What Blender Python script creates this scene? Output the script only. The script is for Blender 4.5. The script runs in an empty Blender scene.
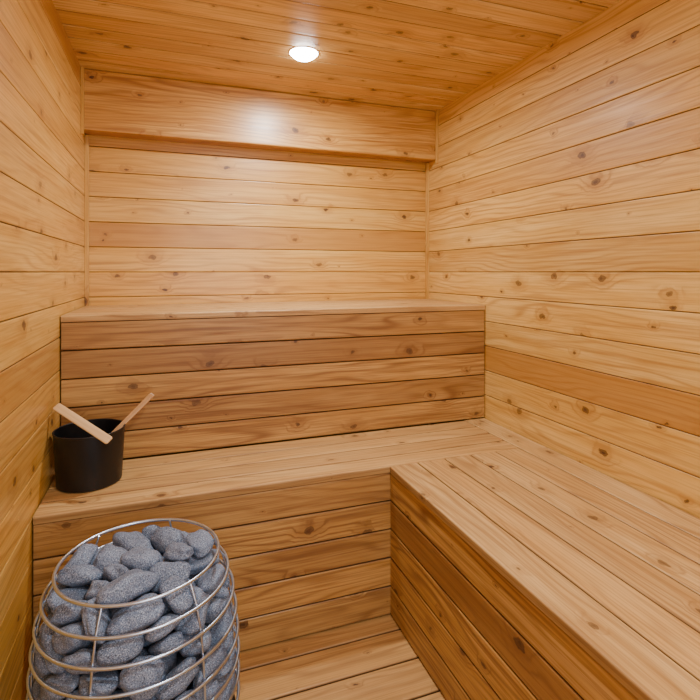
import bpy, bmesh, math, random
from mathutils import Vector, Matrix, noise
random.seed(11)
sc = bpy.context.scene
COL = sc.collection
V = Vector

# ------------------------------------------------------------------ dims
XL, XR = -0.342, 1.305
YB, YF = 2.40, -0.60
ZC, CAMZ = 1.975, 1.14
Z_UP, Z_LO = 0.996, 0.498
Y_UP, Y_LO = 1.88, 1.522
X_RB = 0.688

# ------------------------------------------------------------------ node helper
class G:
    def __init__(s, name):
        s.m = bpy.data.materials.new(name); s.m.use_nodes = True
        s.t = s.m.node_tree; s.b = s.t.nodes['Principled BSDF']
    def n(s, typ, **kw):
        x = s.t.nodes.new(typ)
        for k, v in kw.items(): setattr(x, k, v)
        return x
    def put(s, sock, v):
        if isinstance(v, bpy.types.NodeSocket): s.t.links.new(v, sock)
        else:
            if hasattr(sock.default_value, '__len__') and not hasattr(v, '__len__'): v = [v]*len(sock.default_value)
            if hasattr(v, '__len__') and len(sock.default_value) == 4 and len(v) == 3: v = tuple(v)+(1,)
            sock.default_value = v
    def math(s, op, a, b=0.0, c=0.0, clamp=False):
        x = s.n('ShaderNodeMath', operation=op, use_clamp=clamp)
        s.put(x.inputs[0], a); s.put(x.inputs[1], b); s.put(x.inputs[2], c)
        return x.outputs[0]
    def comb(s, a, b, c):
        x = s.n('ShaderNodeCombineXYZ')
        s.put(x.inputs[0], a); s.put(x.inputs[1], b); s.put(x.inputs[2], c)
        return x.outputs[0]
    def noise(s, vec, scale=1, detail=2, rough=.5):
        x = s.n('ShaderNodeTexNoise'); s.put(x.inputs['Vector'], vec)
        x.inputs['Scale'].default_value = scale; x.inputs['Detail'].default_value = detail; x.inputs['Roughness'].default_value = rough
        return x.outputs[0]
    def mr(s, v, a, b, c, d, smooth=False):
        x = s.n('ShaderNodeMapRange'); 
        if smooth: x.interpolation_type = 'SMOOTHSTEP'
        for i, q in enumerate((v, a, b, c, d)): s.put(x.inputs[i], q)
        return x.outputs[0]
    def mix(s, f, a, b, mode='MIX'):
        x = s.n('ShaderNodeMix', data_type='RGBA', blend_type=mode)
        s.put(x.inputs[0], f); s.put(x.inputs[6], a); s.put(x.inputs[7], b)
        return x.outputs[2]

def wood(name, light, mid, dark, knot, rough=.35, coat=0.0, knotamt=1.0, grain=.55, knot_low=.1, huev=.5, coatr=.25):
    g = G(name)
    at = g.n('ShaderNodeAttribute', attribute_name='gco')
    sp = g.n('ShaderNodeSeparateXYZ'); g.put(sp.inputs[0], at.outputs['Vector'])
    a, c, s_ = sp.outputs
    tone = g.n('ShaderNodeAttribute', attribute_name='tone').outputs['Fac']
    groove_shade = g.n('ShaderNodeAttribute', attribute_name='groove_shade').outputs['Fac']
    # knots
    kx = g.math('MULTIPLY_ADD', a, 5.0, g.math('MULTIPLY', s_, 13.7))
    ky = g.math('MULTIPLY_ADD', c, 7.6, g.math('MULTIPLY', s_, 7.31))
    wob = g.noise(g.comb(g.math('MULTIPLY', a, 42), g.math('MULTIPLY', c, 42), s_), 1, 3)
    wob2 = g.noise(g.comb(g.math('MULTIPLY', a, 42), g.math('MULTIPLY', c, 42), g.math('ADD', s_, 9)), 1, 3)
    kx = g.math('MULTIPLY_ADD', wob, .16, kx); ky = g.math('MULTIPLY_ADD', wob2, .15, ky)
    vo = g.n('ShaderNodeTexVoronoi', voronoi_dimensions='2D', feature='F1')
    g.put(vo.inputs['Vector'], g.comb(kx, ky, 0)); vo.inputs['Scale'].default_value = 1
    d = vo.outputs['Distance']
    rs = g.n('ShaderNodeSeparateColor'); g.put(rs.inputs[0], vo.outputs['Color'])
    rr0 = g.mr(rs.outputs[0], knot_low, 1.0, 0.0, 1.0)
    rad = g.math('MULTIPLY', g.math('POWER', rr0, 1.5), .105*knotamt)
    rad = g.math('MAXIMUM', rad, .0005)
    q = g.math('DIVIDE', d, rad)
    kn = g.mr(q, .68, .95, 1.0, 0.0, True)
    halo = g.mr(q, .8, 4.0, 1.0, 0.0, True)
    kdark = g.mr(rs.outputs[1], 0, 1, .65, 1.0)
    # grain figure
    w1 = g.noise(g.comb(g.math('MULTIPLY', a, 1.1), g.math('MULTIPLY', c, 6), g.math('MULTIPLY', s_, 9)), 1, 2)
    gg = g.math('MULTIPLY_ADD', c, 50, g.math('MULTIPLY', w1, 13))
    gg = g.math('MULTIPLY_ADD', halo, 1.8, gg)
    sn = g.math('MULTIPLY_ADD', g.math('SINE', g.math('MULTIPLY', gg, 4.6)), .5, .5)
    late = g.math('POWER', sn, 3.4)
    amp = g.noise(g.comb(g.math('MULTIPLY', a, 2.0), g.math('MULTIPLY', c, 10), g.math('MULTIPLY', s_, 2)), 1, 2)
    late = g.math('MULTIPLY', late, g.mr(amp, .38, .62, .15, 1.0))
    fine = g.noise(g.comb(g.math('MULTIPLY', a, 3.5), g.math('MULTIPLY', c, 200), g.math('MULTIPLY', s_, 5)), 1, 3, .65)
    streak = g.noise(g.comb(g.math('MULTIPLY', a, 1.4), g.math('MULTIPLY', c, 50), g.math('MULTIPLY', s_, 3)), 1, 3, .6)
    blot = g.noise(g.comb(g.math('MULTIPLY', a, 2.4), g.math('MULTIPLY', c, 18), g.math('MULTIPLY', s_, 4)), 1, 3, .6)
    col = g.mix(g.mr(blot, .38, .6, 0, 1), light, mid)
    red = (light[0]*.88, light[1]*.67, light[2]*.42)
    hv = g.math('MULTIPLY', g.math('FRACT', g.math('MULTIPLY', s_, 7.77)), huev)
    col = g.mix(hv, col, red)
    col = g.mix(g.math('MULTIPLY', late, grain*.95), col, dark)
    col = g.mix(g.mr(fine, .46, .72, 0, grain*.9), col, dark)
    col = g.mix(g.mr(streak, .54, .68, 0, grain*.75), col, dark)
    col = g.mix(tone, col, dark)
    col = g.mix(g.math('MULTIPLY', halo, .40), col, dark)
    ring = g.math('MULTIPLY_ADD', g.math('SINE', g.math('MULTIPLY', q, 9)), .12, .88)
    col = g.mix(g.math('MULTIPLY', g.math('MULTIPLY', kn, kdark), ring), col, knot)
    col = g.mix(g.math('MULTIPLY', groove_shade, .90), col, (.07,.027,.008))  # shade painted into the wood colour along plank grooves and edges
    g.put(g.b.inputs['Base Color'], col)
    rr = g.mr(fine, .3, .7, rough-.05, rough+.1)
    g.put(g.b.inputs['Roughness'], rr)
    g.b.inputs['Coat Weight'].default_value = coat
    g.b.inputs['Coat Roughness'].default_value = coatr
    bp = g.n('ShaderNodeBump'); bp.inputs['Strength'].default_value = .3; bp.inputs['Distance'].default_value = .0007
    g.put(bp.inputs['Height'], g.math('MULTIPLY_ADD', late, .4, fine)); g.put(g.b.inputs['Normal'], bp.outputs[0])
    return g.m

WK=(.065,.022,.008)
WL, WM, WD = (.82,.54,.155), (.68,.39,.078), (.34,.135,.021)
M_WALL = wood('varnished_pine', WL, WM, WD, WK, .35, .35, coatr=.26, huev=.65)
M_WALLR = wood('satin_pine', (.83,.565,.185), (.71,.43,.105), WD, WK, .46, .05, huev=.6)
M_CEIL = wood('ceiling_pine', (.84,.60,.26), (.68,.43,.14), (.31,.13,.03), WK, .36, .25, coatr=.3, huev=.55)
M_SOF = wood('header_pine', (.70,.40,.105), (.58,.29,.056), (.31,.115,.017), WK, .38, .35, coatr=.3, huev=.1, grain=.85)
M_TRIM = wood('trim_pine', (.74,.47,.135), (.62,.35,.07), WD, WK, .4, .2, huev=.1)
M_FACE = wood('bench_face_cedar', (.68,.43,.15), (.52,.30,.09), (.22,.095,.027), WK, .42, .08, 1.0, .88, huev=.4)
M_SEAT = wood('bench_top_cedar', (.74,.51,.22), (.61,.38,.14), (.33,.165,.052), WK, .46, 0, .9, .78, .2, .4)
M_FLOOR = wood('floor_cedar', (.70,.465,.195), (.55,.335,.12), (.31,.15,.045), WK, .5, 0, .7, .7, .3)
M_STICK = wood('stick_wood', (.80,.57,.30), (.72,.47,.22), (.5,.29,.12), WK, .45, 0, .0, .4, .9, 0)
M_STICK2 = wood('ladle_wood', (.52,.29,.12), (.42,.22,.08), (.28,.13,.04), WK, .45, 0, .0, .4, .9, 0)

def plain(name, col, rough=.5, metal=0.0, emit=None, nscale=80, namt=.15):
    g = G(name)
    tc = g.n('ShaderNodeTexCoord')
    nz = g.noise(tc.outputs['Object'], nscale, 3)
    c2 = tuple(x*(1-namt*2) for x in col)
    g.put(g.b.inputs['Base Color'], g.mix(nz, col, c2))
    g.put(g.b.inputs['Roughness'], g.mr(nz, .3, .7, max(rough-.05, 0), rough+.05))
    g.b.inputs['Metallic'].default_value = metal
    if emit:
        g.put(g.b.inputs['Emission Color'], emit[0]); g.b.inputs['Emission Strength'].default_value = emit[1]
    return g.m
M_STEEL = plain('brushed_steel', (.62,.76,.95), .32, 1.0, nscale=40, namt=.06)
M_BLACK = plain('black_enamel', (.005,.0055,.007), .42)
M_BLACKIN = plain('black_heater_steel', (.015,.015,.017), .6)
M_WHITE = plain('white_trim', (.9,.9,.9), .4)
M_LAMP = plain('lamp_lens', (1,1,1), .4, 0, ((1,.98,.96), 45))

def stone_mat():
    g = G('olivine_stone')
    tc = g.n('ShaderNodeTexCoord'); oi = g.n('ShaderNodeObjectInfo')
    co = tc.outputs['Object']
    rnd = oi.outputs['Random']
    base = g.mix(rnd, (.07,.11,.19), (.145,.20,.31))
    n1 = g.noise(co, 24, 3)
    base = g.mix(g.mr(n1, .35, .65, 0, .55), base, (.19,.255,.37))
    n2 = g.noise(co, 500, 2, .65)
    base = g.mix(g.mr(n2, .52, .63, 0, .72), base, (.52,.62,.78))
    n3 = g.noise(co, 420, 2, .6)
    base = g.mix(g.mr(n3, .54, .64, 0, .8), base, (.018,.026,.045))
    g.put(g.b.inputs['Base Color'], base); g.b.inputs['Roughness'].default_value = .62
    bp = g.n('ShaderNodeBump'); bp.inputs['Strength'].default_value = .5; bp.inputs['Distance'].default_value = .001
    g.put(bp.inputs['Height'], n2); g.put(g.b.inputs['Normal'], bp.outputs[0])
    return g.m
M_STONE = stone_mat()

# ------------------------------------------------------------------ object helpers
def link(o, parent=None):
    COL.objects.link(o)
    if parent: o.parent = parent
    return o
def tag(o, label=None, cat=None, group=None, kind=None):
    for k, v in (('label', label), ('category', cat), ('group', group), ('kind', kind)):
        if v: o[k] = v
    return o
def empty(name, loc, **kw):
    o = bpy.data.objects.new(name, None); o.location = loc; link(o); tag(o, **kw)
    bpy.context.view_layer.update()
    return o

class Boards:
    """planks gathered into one mesh, with grain coordinates per plank"""
    def __init__(s): s.v=[]; s.f=[]; s.g=[]; s.t=[]; s.d=[]
    def add(s, O, A, Cc, Nn, a0, a1, c0, c1, t, ch=.003, tone=None, seg=3, gap=.0006, gr=1.0):
        """O origin; A along; C across; N outward; front face at N*0, back at -t"""
        O=V(O);A=V(A);Cc=V(Cc);Nn=V(Nn)
        seed = random.uniform(0, 50)
        if tone is None: tone = max(0, random.gauss(.12, .13))
        c0 += gap; c1 -= gap
        prof=[(c0,-t,1)]
        for i in range(seg+1):
            an = math.pi/2*i/seg
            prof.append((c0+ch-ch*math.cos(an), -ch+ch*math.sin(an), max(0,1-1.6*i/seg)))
        for i in range(seg+1):
            an = math.pi/2*i/seg
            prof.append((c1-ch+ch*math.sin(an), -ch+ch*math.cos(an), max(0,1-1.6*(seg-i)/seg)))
        prof.append((c1,-t,1))
        n=len(prof); b=len(s.v)
        for a in (a0,a1):
            for c,h,dd in prof:
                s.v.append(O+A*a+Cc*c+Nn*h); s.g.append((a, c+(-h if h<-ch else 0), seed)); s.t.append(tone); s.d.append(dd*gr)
        flip = A.cross(Cc).dot(Nn) < 0
        for i in range(n):
            j=(i+1)%n
            q=[b+i,b+j,b+n+j,b+n+i]
            s.f.append(q if not flip else q[::-1])
        e0=[b+i for i in range(n)][::-1]; e1=[b+n+i for i in range(n)]
        s.f.append(e0 if not flip else e0[::-1]); s.f.append(e1 if not flip else e1[::-1])
    def box(s, lo, hi, along=0, tone=None):
        ax=[V((1,0,0)),V((0,1,0)),V((0,0,1))]
        A=ax[along]; Cc=ax[(along+1)%3]; Nn=ax[(along+2)%3]
        O=Nn*hi[(along+2)%3]
        s.add(O,A,Cc,Nn,lo[along],hi[along],lo[(along+1)%3],hi[(along+1)%3],hi[(along+2)%3]-lo[(along+2)%3],ch=.0015,tone=tone,seg=1,gap=0,gr=0)
    def build(s, name, mat, parent=None, origin=(0,0,0)):
        me=bpy.data.meshes.new(name)
        O=V(origin)
        me.from_pydata([x-O for x in s.v],[],s.f)
        at=me.attributes.new('gco','FLOAT_VECTOR','POINT'); at.data.foreach_set('vector',[q for g in s.g for q in g])
        at=me.attributes.new('tone','FLOAT','POINT'); at.data.foreach_set('value',s.t)
        at=me.attributes.new('groove_shade','FLOAT','POINT'); at.data.foreach_set('value',s.d)
        me.materials.append(mat); me.update()
        bm=bmesh.new(); bm.from_mesh(me); bmesh.ops.recalc_face_normals(bm, faces=bm.faces); bm.to_mesh(me); bm.free()
        o=bpy.data.objects.new(name,me)
        link(o,parent)
        if not parent: o.location = O
        return o

def mesh_obj(name, bm, mat, parent=None, smooth=True):
    me=bpy.data.meshes.new(name); bmesh.ops.recalc_face_normals(bm, faces=bm.faces); bm.to_mesh(me); bm.free()
    me.materials.append(mat)
    if smooth:
        for p in me.polygons: p.use_smooth=True
        try: me.set_sharp_from_angle(angle=math.radians(40))
        except Exception: pass
    o=bpy.data.objects.new(name,me); return link(o,parent)

def lathe(bm, prof, n=64, c=(0,0,0), closed=False):
    rings=[]
    for r,z in prof:
        rings.append([bm.verts.new((c[0]+r*math.cos(2*math.pi*i/n), c[1]+r*math.sin(2*math.pi*i/n), c[2]+z)) for i in range(n)])
    m=len(rings)
    for k in range(m if closed else m-1):
        a=rings[k]; b=rings[(k+1)%m]
        for i in range(n):
            bm.faces.new((a[i],a[(i+1)%n],b[(i+1)%n],b[i]))
    return rings
def torus(bm, R, r, z, n=96, m=10):
    lathe(bm,[(R+r*math.cos(2*math.pi*k/m), z+r*math.sin(2*math.pi*k/m)) for k in range(m)],n,closed=True)
def tube(bm, pts, r, m=10):
    pts=[V(p) for p in pts]; prev=None
    for i,p in enumerate(pts):
        d=(pts[min(i+1,len(pts)-1)]-pts[max(i-1,0)]).normalized()
        u=d.cross(V((0,0,1)) if abs(d.z)<.9 else V((1,0,0))).normalized(); w=d.cross(u)
        ring=[bm.verts.new(p+u*r*math.cos(2*math.pi*k/m)+w*r*math.sin(2*math.pi*k/m)) for k in range(m)]
        if prev:
            for k in range(m): bm.faces.new((prev[k],prev[(k+1)%m],ring[(k+1)%m],ring[k]))
        else: bm.faces.new(ring[::-1])
        prev=ring
    bm.faces.new(prev)

X_,Y_,Z_=V((1,0,0)),V((0,1,0)),V((0,0,1))
# ------------------------------------------------------------------ room
PW=.108
zs=[CAMZ+PW*k for k in range(-11,9)]
def zspan(k):
    return max(0,zs[k]), min(ZC+.01, zs[k]+PW)
def tn(m,s): return min(.6,max(0,random.gauss(m,s)))
GV=.0034
B=Boards()
for k in range(len(zs)):
    z0,z1=zspan(k)
    if z1-z0<.01: continue
    B.add((XL,0,0),Y_,Z_,X_,YF,YB+.02,z0,z1,.018,ch=GV, tone=tn(.12,.16))
B.box((XL-.06,YF-.05,-.05),(XL-.0175,YB+.06,ZC+.06),1,1)
tag(B.build('wall_left',M_WALL),kind='structure')
B=Boards()
for k in range(len(zs)):
    z0,z1=zspan(k)
    if z1-z0<.01: continue
    B.add((0,YB,0),X_,Z_,-Y_,XL-.01,XR+.01,z0,z1,.018,ch=GV, tone=tn(.14,.18))
B.box((XL-.05,YB+.0175,-.05),(XR+.05,YB+.06,ZC+.06),0,1)
tag(B.build('wall_back',M_WALL),kind='structure')
B=Boards()
over={7:.62, 8:.2, 9:.03, 6:.12, 10:.0, 11:.34, 12:.08, 14:.28, 13:.0, 15:.1, 16:.26, 17:.05}
for k in range(len(zs)):
    z0,z1=zspan(k)
    if z1-z0<.01: continue
    B.add((XR,0,0),Y_,Z_,-X_,YF,YB+.02,z0,z1,.018,ch=GV, tone=over.get(k,tn(.08,.1)))
B.box((XR+.0175,YF-.05,-.05),(XR+.06,YB+.06,ZC+.06),1,1)
tag(B.build('wall_right',M_WALLR),kind='structure')
B=Boards()
for k in range(len(zs)):
    z0,z1=zspan(k)
    if z1-z0<.01: continue
    B.add((0,YF,0),X_,Z_,Y_,XL-.01,XR+.01,z0,z1,.018,ch=GV)
B.box((XL-.05,YF-.06,-.05),(XR+.05,YF-.0175,ZC+.06),0,1)
tag(B.build('wall_front',M_WALL),kind='structure')
B=Boards(); y=YB+.02
while y>YF:
    B.add((0,0,ZC),X_,Y_,-Z_,XL-.01,XR+.01,y-.1,y,.018,ch=.005,gap=.0012,tone=tn(.13,.2)); y-=.1
B.box((XL-.05,YF-.05,ZC+.0175),(XR+.05,YB+.06,ZC+.06),0,1)
tag(B.build('ceiling',M_CEIL),kind='structure')
B=Boards(); y=Y_LO+.06
while y>YF:
    B.add((0,0,0),X_,Y_,Z_,XL,XR,y-.125,y,.022,ch=.005,tone=tn(.08,.08),gap=.0025); y-=.125
B.box((XL-.05,YF-.05,-.08),(XR+.05,YB+.06,-.021),0,1)
tag(B.build('floor',M_FLOOR),kind='structure')
# header box against back wall
YS=2.30; ZS=1.722
B=Boards()
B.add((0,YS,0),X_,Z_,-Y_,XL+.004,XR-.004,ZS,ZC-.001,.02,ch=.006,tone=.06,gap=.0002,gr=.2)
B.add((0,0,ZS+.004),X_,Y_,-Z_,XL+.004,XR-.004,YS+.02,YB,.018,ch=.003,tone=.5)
tag(B.build('trim_1',M_SOF),kind='structure')
def trim(name,lo,hi,along=2,tone=.12):
    B=Boards(); B.box(lo,hi,along,tone); tag(B.build(name,M_TRIM),kind='structure')
trim('trim_2',(XL+.0005,YB-.016,Z_UP),(XL+.016,YB-.0005,ZS))
trim('trim_3',(XR-.016,YB-.016,Z_UP),(XR-.0005,YB-.0005,ZS))
trim('trim_4',(XL+.0005,YS-.014,ZS-.02),(XL+.012,YS-.0005,ZC-.001))
trim('trim_5',(XR-.012,YS-.014,ZS-.02),(XR-.0005,YS-.0005,ZC-.001))

# ------------------------------------------------------------------ benches
TH=.021
def face_rows(B, O, A, Cc_up, Nn, a0, a1, zlo, ztop, rows, tones=None, gap=.0014):
    h=(ztop-zlo)/rows
    for r in range(rows):
        B.add(O,A,Cc_up,Nn,a0,a1,zlo+h*r,zlo+h*(r+1),.02,ch=.004,gap=gap,tone=(tones[r] if tones else None))
XLb=XL+.004; XRb=XR-.003
def to(t,B,name,mat):
    return B.build(name,mat,t,origin=t.location)
def stud(t,lo,hi):
    B=Boards(); B.box(lo,hi,2,1.0); to(t,B,'stud',M_FACE)
t=empty('upper_bench',((XL+XR)/2,(Y_UP+YB)/2,Z_LO),label='high upper sauna bench of cedar slats along the back wall',cat='bench')
B=Boards(); n=4; w=(YB-.001-(Y_UP-.008))/n
for i in range(n):
    B.add((0,0,Z_UP),X_,Y_,Z_,XLb,XRb,Y_UP-.008+w*i,Y_UP-.008+w*(i+1),TH,ch=.004,gap=.0015,tone=.1,gr=.0 if i==0 else 1)
to(t,B,'seat_top',M_SEAT)
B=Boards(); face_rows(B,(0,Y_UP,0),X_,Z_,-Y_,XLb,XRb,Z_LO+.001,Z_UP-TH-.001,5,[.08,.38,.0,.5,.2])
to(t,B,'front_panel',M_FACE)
for x in (XL+.05,.2,.75,XR-.09):
    stud(t,(x,Y_UP+.0205,Z_LO+.001),(x+.04,Y_UP+.06,Z_UP-TH-.001))
t=empty('lower_bench',((XL+X_RB)/2,(Y_LO+Y_UP)/2,0),label='low sauna bench step below the upper bench, black bucket standing on it',cat='bench')
B=Boards(); n=4; y0=Y_LO-.006; w=(Y_UP+.0-y0)/n; XJ=XR-.108
for i in range(n):
    B.add((0,0,Z_LO),X_,Y_,Z_,XLb,XJ,y0+w*i,y0+w*(i+1),TH,ch=.0055,gap=.0024,tone=[.02,.3,.06,.38][i],gr=.4 if i==0 else 1)
to(t,B,'seat_top',M_SEAT)
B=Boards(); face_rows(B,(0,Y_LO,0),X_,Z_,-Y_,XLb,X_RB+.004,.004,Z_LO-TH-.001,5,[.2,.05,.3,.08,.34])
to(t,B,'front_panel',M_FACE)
for x in (XL+.05,.15,.6):
    stud(t,(x,Y_LO+.0205,.001),(x+.04,Y_LO+.06,Z_LO-TH-.001))
t=empty('side_bench',((XR+X_RB)/2,.45,0),label='long low sauna bench running along the right wall with lengthwise top boards',cat='bench')
B=Boards(); n=6; x0=X_RB-.006; w=(XR-.001-x0)/n
for i in range(n):
    B.add((0,0,Z_LO),Y_,X_,Z_,YF+.001,(y0-.001) if i<n-1 else Y_UP-.001,x0+w*i,x0+w*(i+1),TH,ch=.0045,gap=.0016,tone=[.1,.02,.22,.0,.16,.05][i],gr=.4 if i==0 else 1)
to(t,B,'seat_top',M_SEAT)
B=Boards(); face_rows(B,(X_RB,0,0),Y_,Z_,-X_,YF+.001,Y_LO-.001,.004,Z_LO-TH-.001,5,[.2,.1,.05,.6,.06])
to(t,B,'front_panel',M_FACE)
for y in (YF+.1,.1,.7,1.3):
    stud(t,(X_RB+.0205,y,.001),(X_RB+.06,y+.04,Z_LO-TH-.001))

# ------------------------------------------------------------------ heater
HX,HY=-.060,1.180
PROF=[(.522,.163),(.478,.184),(.432,.196),(.386,.202),(.340,.206),(.294,.208),(.248,.208),(.202,.208)]
ZBP=.160
h=empty('sauna_heater',(HX,HY,0),label='round wire-cage electric sauna heater filled with grey stones in front of the lower bench',cat='heater')
for z,r in PROF:
    bm=bmesh.new(); torus(bm,r,.0034,z); mesh_obj('cage_ring',bm,M_STEEL,h)
for k in range(6):
    an=math.radians(-112+60*k)
    pts=[]
    for z,r in PROF:
        rr=r-.0056; pts.append((rr*math.cos(an),rr*math.sin(an),z))
    pts.append((.19*math.cos(an),.19*math.sin(an),ZBP+.004))
    bm=bmesh.new(); tube(bm,pts,.0023); mesh_obj('cage_rod',bm,M_STEEL,h)
bm=bmesh.new(); lathe(bm,[(0.001,ZBP-.018),(.196,ZBP-.018),(.202,ZBP-.014),(.202,ZBP-.004),(.196,ZBP),(.001,ZBP)],64); mesh_obj('base_plate',bm,M_BLACKIN,h)
bm=bmesh.new(); lathe(bm,[(0.001,.03),(.13,.03),(.135,.035),(.135,ZBP-.0185),(.001,ZBP-.0185)],48); mesh_obj('control_box',bm,M_BLACKIN,h)
for k in range(3):
    an=math.radians(30+120*k)
    bm=bmesh.new(); lathe(bm,[(.001,0),(.016,0),(.016,.006),(.009,.01),(.009,.0298),(.001,.0298)],20,(.11*math.cos(an),.11*math.sin(an),0)); mesh_obj('leg',bm,M_BLACKIN,h)
bm=bmesh.new(); lathe(bm,[(.001,ZBP+.0005),(.065,ZBP+.0005),(.065,.365),(.055,.38),(.001,.385)],40); mesh_obj('heating_core',bm,M_BLACKIN,h)

# ------------------------------------------------------------------ stones, settled by a short rigid body drop
def stone_mesh(i, sub, sc_, name):
    rs=random.Random(100+i)
    big=rs.choice((.82,.95,1.0,1.12))
    ax=(rs.uniform(.036,.050)*big, rs.uniform(.026,.034)*big, rs.uniform(.0165,.0225)*big)
    off=V((rs.uniform(0,50),rs.uniform(0,50),rs.uniform(0,50)))
    bm=bmesh.new(); bmesh.ops.create_icosphere(bm,subdivisions=sub,radius=1)
    for v in bm.verts:
        d=v.co.normalized()
        k=1+.28*noise.noise(d*1.1+off)+.06*noise.noise(d*2.6+off)
        e=(abs(d.x)**2.5+abs(d.y)**2.5+abs(d.z)**2.5)**(-1/2.5)
        k*=e
        v.co=V((d.x*ax[0],d.y*ax[1],d.z*ax[2]))*k*sc_
    me=bpy.data.meshes.new(name); bm.to_mesh(me); bm.free()
    me.materials.append(M_STONE)
    for p in me.polygons: p.use_smooth=True
    return me
NK=20
lowm=[stone_mesh(i,2,10.3,'low') for i in range(NK)]
him=[stone_mesh(i,4,1.0,'sauna_stone') for i in range(NK)]
def settle():
    S=10.0
    tmp=[]
    def addtmp(name,me):
        o=bpy.data.objects.new(name,me); COL.objects.link(o); tmp.append(o); return o
    bm=bmesh.new()
    prof=[(.001,ZBP),(.200,ZBP)]+[(r-.0045,z) for z,r in PROF[::-1]]+[(.158,.60),(.160,1.2),(.160,3.6)]
    lathe(bm,[(r*S,z*S) for r,z in prof],48)
    me=bpy.data.meshes.new('cont'); bm.to_mesh(me); bm.free()
    cont=addtmp('cont',me)
    bm=bmesh.new(); lathe(bm,[(.001,ZBP*S),(.66,ZBP*S),(.66,3.7),(.4,3.85),(.01,3.95)],24)
    me=bpy.data.meshes.new('core'); bm.to_mesh(me); bm.free(); core=addtmp('core',me)
    st=[]
    r=random.Random(5)
    NS=270; z=4.6
    for i in range(NS):
        k=i%NK
        o=addtmp('s',lowm[k]); o['k']=k
        a=2.4*i
        o.location=(.9*math.cos(a)*r.uniform(.8,1),.9*math.sin(a)*r.uniform(.8,1),z)
        o.rotation_euler=(r.uniform(-.5,.5),r.uniform(-.5,.5),r.uniform(0,6.28))
        z+=.115
        st.append(o)
    bpy.ops.rigidbody.world_add()
    w=sc.rigidbody_world
    w.collection=bpy.data.collections.new('rb')
    w.substeps_per_frame=10; w.solver_iterations=24
    w.point_cache.frame_end=320
    for o in bpy.context.view_layer.objects: o.select_set(False)
    for o in (cont,core): o.select_set(True)
    bpy.context.view_layer.objects.active=cont
    bpy.ops.rigidbody.objects_add(type='PASSIVE')
    for o in (cont,core):
        o.rigid_body.collision_shape='MESH'; o.rigid_body.friction=.1; o.rigid_body.use_margin=True; o.rigid_body.collision_margin=.01
        o.select_set(False)
    for o in st: o.select_set(True)
    bpy.context.view_layer.objects.active=st[0]
    bpy.ops.rigidbody.objects_add(type='ACTIVE')
    for o in st:
        rb=o.rigid_body; rb.collision_shape='CONVEX_HULL'; rb.friction=.2; rb.restitution=.05
        rb.mass=2; rb.linear_damping=.06; rb.angular_damping=.25; rb.use_margin=True; rb.collision_margin=.01
    for f in range(1,251): sc.frame_set(f)
    dg=bpy.context.evaluated_depsgraph_get()
    res=[]
    for o in st:
        m=o.evaluated_get(dg).matrix_world.copy()
        res.append((o['k'],m.translation/S,m.to_quaternion()))
    bpy.ops.rigidbody.world_remove()
    for o in tmp: bpy.data.objects.remove(o,do_unlink=True)
    sc.frame_set(1)
    return res
RES=settle()
cnt=0
for k,p,q in RES:
    rr=math.hypot(p.x,p.y)
    if p.z>.513+.012*(1-rr/.15) or p.z<.1 or rr>.21: continue
    o=bpy.data.objects.new('sauna_stone',him[k]); COL.objects.link(o)
    o.location=V((HX,HY,0))+p; o.rotation_mode='QUATERNION'; o.rotation_quaternion=q; cnt+=1
    if p.z>.46:
        tag(o,'speckled blue-grey sauna stone on top of the heap inside the top cage ring','stone','stones on top of the heater heap')
    else:
        tag(o,'speckled blue-grey sauna stone packed behind the lower cage rings','stone','stones packed in the heater cage')
print('STONES',cnt,'max z',max([p.z for k,p,q in RES] or [0]))

# ------------------------------------------------------------------ bucket, ladle and stick
BX,BY=-.232,1.72
b=empty('bucket',(BX,BY,Z_LO+.0005),label='matt black round sauna bucket on the lower bench by the left wall',cat='bucket')
bm=bmesh.new()
H=.162
lathe(bm,[(.001,0),(.086,0),(.0905,.004),(.0985,H-.003),(.0985,H),(.0955,H),(.0955,H-.004),(.0875,.008),(.001,.008)],72)
mesh_obj('bucket_body',bm,M_BLACK,b)
bm=bmesh.new(); torus(bm,.0983,.0022,H-.001); mesh_obj('rim',bm,M_BLACK,b)

def bar(name,mat,t,E,P,wE,wP,th,up,origin):
    d=(P-E).normalized(); side=d.cross(V(up)).normalized(); nn=side.cross(d).normalized()
    L=(P-E).length
    B=Boards(); rings=[]; m=16
    us=[0,.012,.03]+[i/12 for i in range(1,12)]+[.97,.988,1]
    for u in us:
        c=E+d*L*u
        w=wE+(wP-wE)*u; hh=th
        if u in (0,1): w*=.72; hh*=.6
        elif u in (.012,.988): w*=.93; hh*=.95
        base=len(B.v)
        for k in range(m):
            an=2*math.pi*(k+.5)/m
            cx=math.copysign(abs(math.cos(an))**.35,math.cos(an))*w; cy=math.copysign(abs(math.sin(an))**.35,math.sin(an))*hh
            B.v.append(c+side*cx+nn*cy); B.g.append((L*u,cx,3.3)); B.t.append(.0); B.d.append(0)
        if rings:
            for k in range(m): B.f.append([rings[-1]+k,rings[-1]+(k+1)%m,base+(k+1)%m,base+k])
        rings.append(base)
    B.f.append([rings[0]+k for k in range(m)][::-1]); B.f.append([rings[-1]+k for k in range(m)])
    o=B.build(name,mat,t,origin=origin)
    for p in o.data.polygons: p.use_smooth=True
    try: o.data.set_sharp_from_angle(angle=math.radians(50))
    except Exception: pass
    return o
def at(u,v,Y):
    dx=169.2+.9415*(u-350); dy=472.6-.337*(u-350); dz=272-v
    return V((dx/dy*Y, Y, CAMZ+dz/dy*Y))
# flat wooden stick lying over the rim, use unknown, leaning on the left wall
E=at(56,406,1.73); P=at(110,441,1.602)
o=bar('wooden_stick',M_STICK,None,E,P,.0125,.0125,.0035,(0,-.75,.66),tuple(P))
tag(o,'pale flat wooden paddle lying across the black bucket rim and tilting up to the wall','stick')
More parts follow.
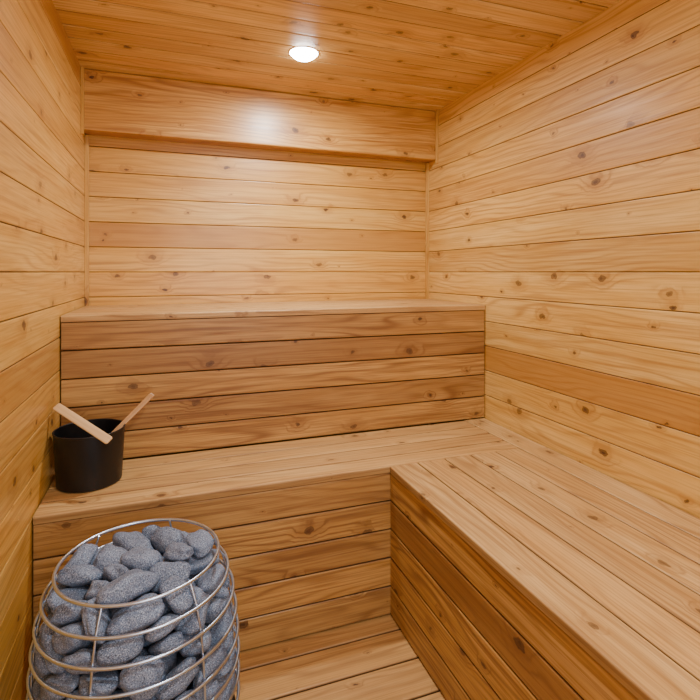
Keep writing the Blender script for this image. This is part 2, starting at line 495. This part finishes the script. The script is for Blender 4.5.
# ladle inside the bucket
E=at(153,394,1.79); P=at(107,440,1.705); cup=V((-.262,1.70,.54))
t=empty('ladle',tuple(cup),label='darker slim wooden ladle handle leaning right out of the black bucket',cat='ladle')
bar('handle',M_STICK2,t,E,P,.009,.0065,.0035,(0,-.8,.5),tuple(cup))
d=(P-E).normalized()
bm=bmesh.new(); tube(bm,[P-cup-d*.01,P-cup+d*.004,(P-cup)*.5+V((0,0,.02)),V((.014,0,.034)),V((.022,0,.03))],.003)
mesh_obj('neck',bm,M_STEEL,t)
bm=bmesh.new(); lathe(bm,[(.001,0),(.018,.001),(.025,.008),(.028,.032),(.0268,.032),(.0238,.0095),(.017,.003),(.001,.002)],32)
mesh_obj('scoop',bm,M_STEEL,t)

# ------------------------------------------------------------------ lights
def downlight(x,y,label,power,spread=math.pi):
    t=empty('ceiling_light',(x,y,ZC),label=label,cat='light')
    bm=bmesh.new(); lathe(bm,[(.053,-.0005),(.0565,-.0005),(.057,-.002),(.056,-.003),(.054,-.0025),(.053,-.002)],64,closed=True); mesh_obj('trim_ring',bm,M_WHITE,t)
    bm=bmesh.new(); lathe(bm,[(.0005,-.027),(.018,-.0255),(.034,-.020),(.045,-.012),(.051,-.005),(.0528,-.0015),(.0528,-.0005),(.0005,-.0005)],48); mesh_obj('lens',bm,M_LAMP,t)  # lens domed so its shape stands in for the lamp's round bloom
    l=bpy.data.lights.new('downlight_lamp','AREA'); l.shape='DISK'; l.size=.06; l.energy=power; l.color=(1,.98,.95); l.spread=spread
    o=bpy.data.objects.new('downlight_lamp',l); o.location=(x,y,ZC-.029); COL.objects.link(o)
downlight(.48,1.86,'small round white recessed ceiling light glowing above the upper bench',14.5)
downlight(.48,.15,'small round ceiling light added as unseen fill behind the viewer',14)  # added fill fixture, out of view behind the camera
l=bpy.data.lights.new('camera_side_fill','AREA'); l.shape='RECTANGLE'; l.size=.9; l.size_y=1.3; l.energy=15; l.color=(.96,.98,1)  # soft fill added behind the camera
o=bpy.data.objects.new('camera_side_fill',l); o.location=(.45,YF+.03,1.25); o.rotation_euler=(math.radians(90),0,0); COL.objects.link(o)
w=bpy.data.worlds.new('world'); w.use_nodes=True; w.node_tree.nodes['Background'].inputs[0].default_value=(.05,.05,.05,1); sc.world=w

# ------------------------------------------------------------------ camera
cd=bpy.data.cameras.new('camera'); cam=bpy.data.objects.new('camera',cd); COL.objects.link(cam)
cam.location=(0,0,CAMZ); cam.rotation_euler=(math.radians(90),0,math.radians(-19.72))
cd.sensor_width=36; cd.lens=502/700*36; cd.shift_y=-78/700; cd.clip_start=.02
sc.camera=cam
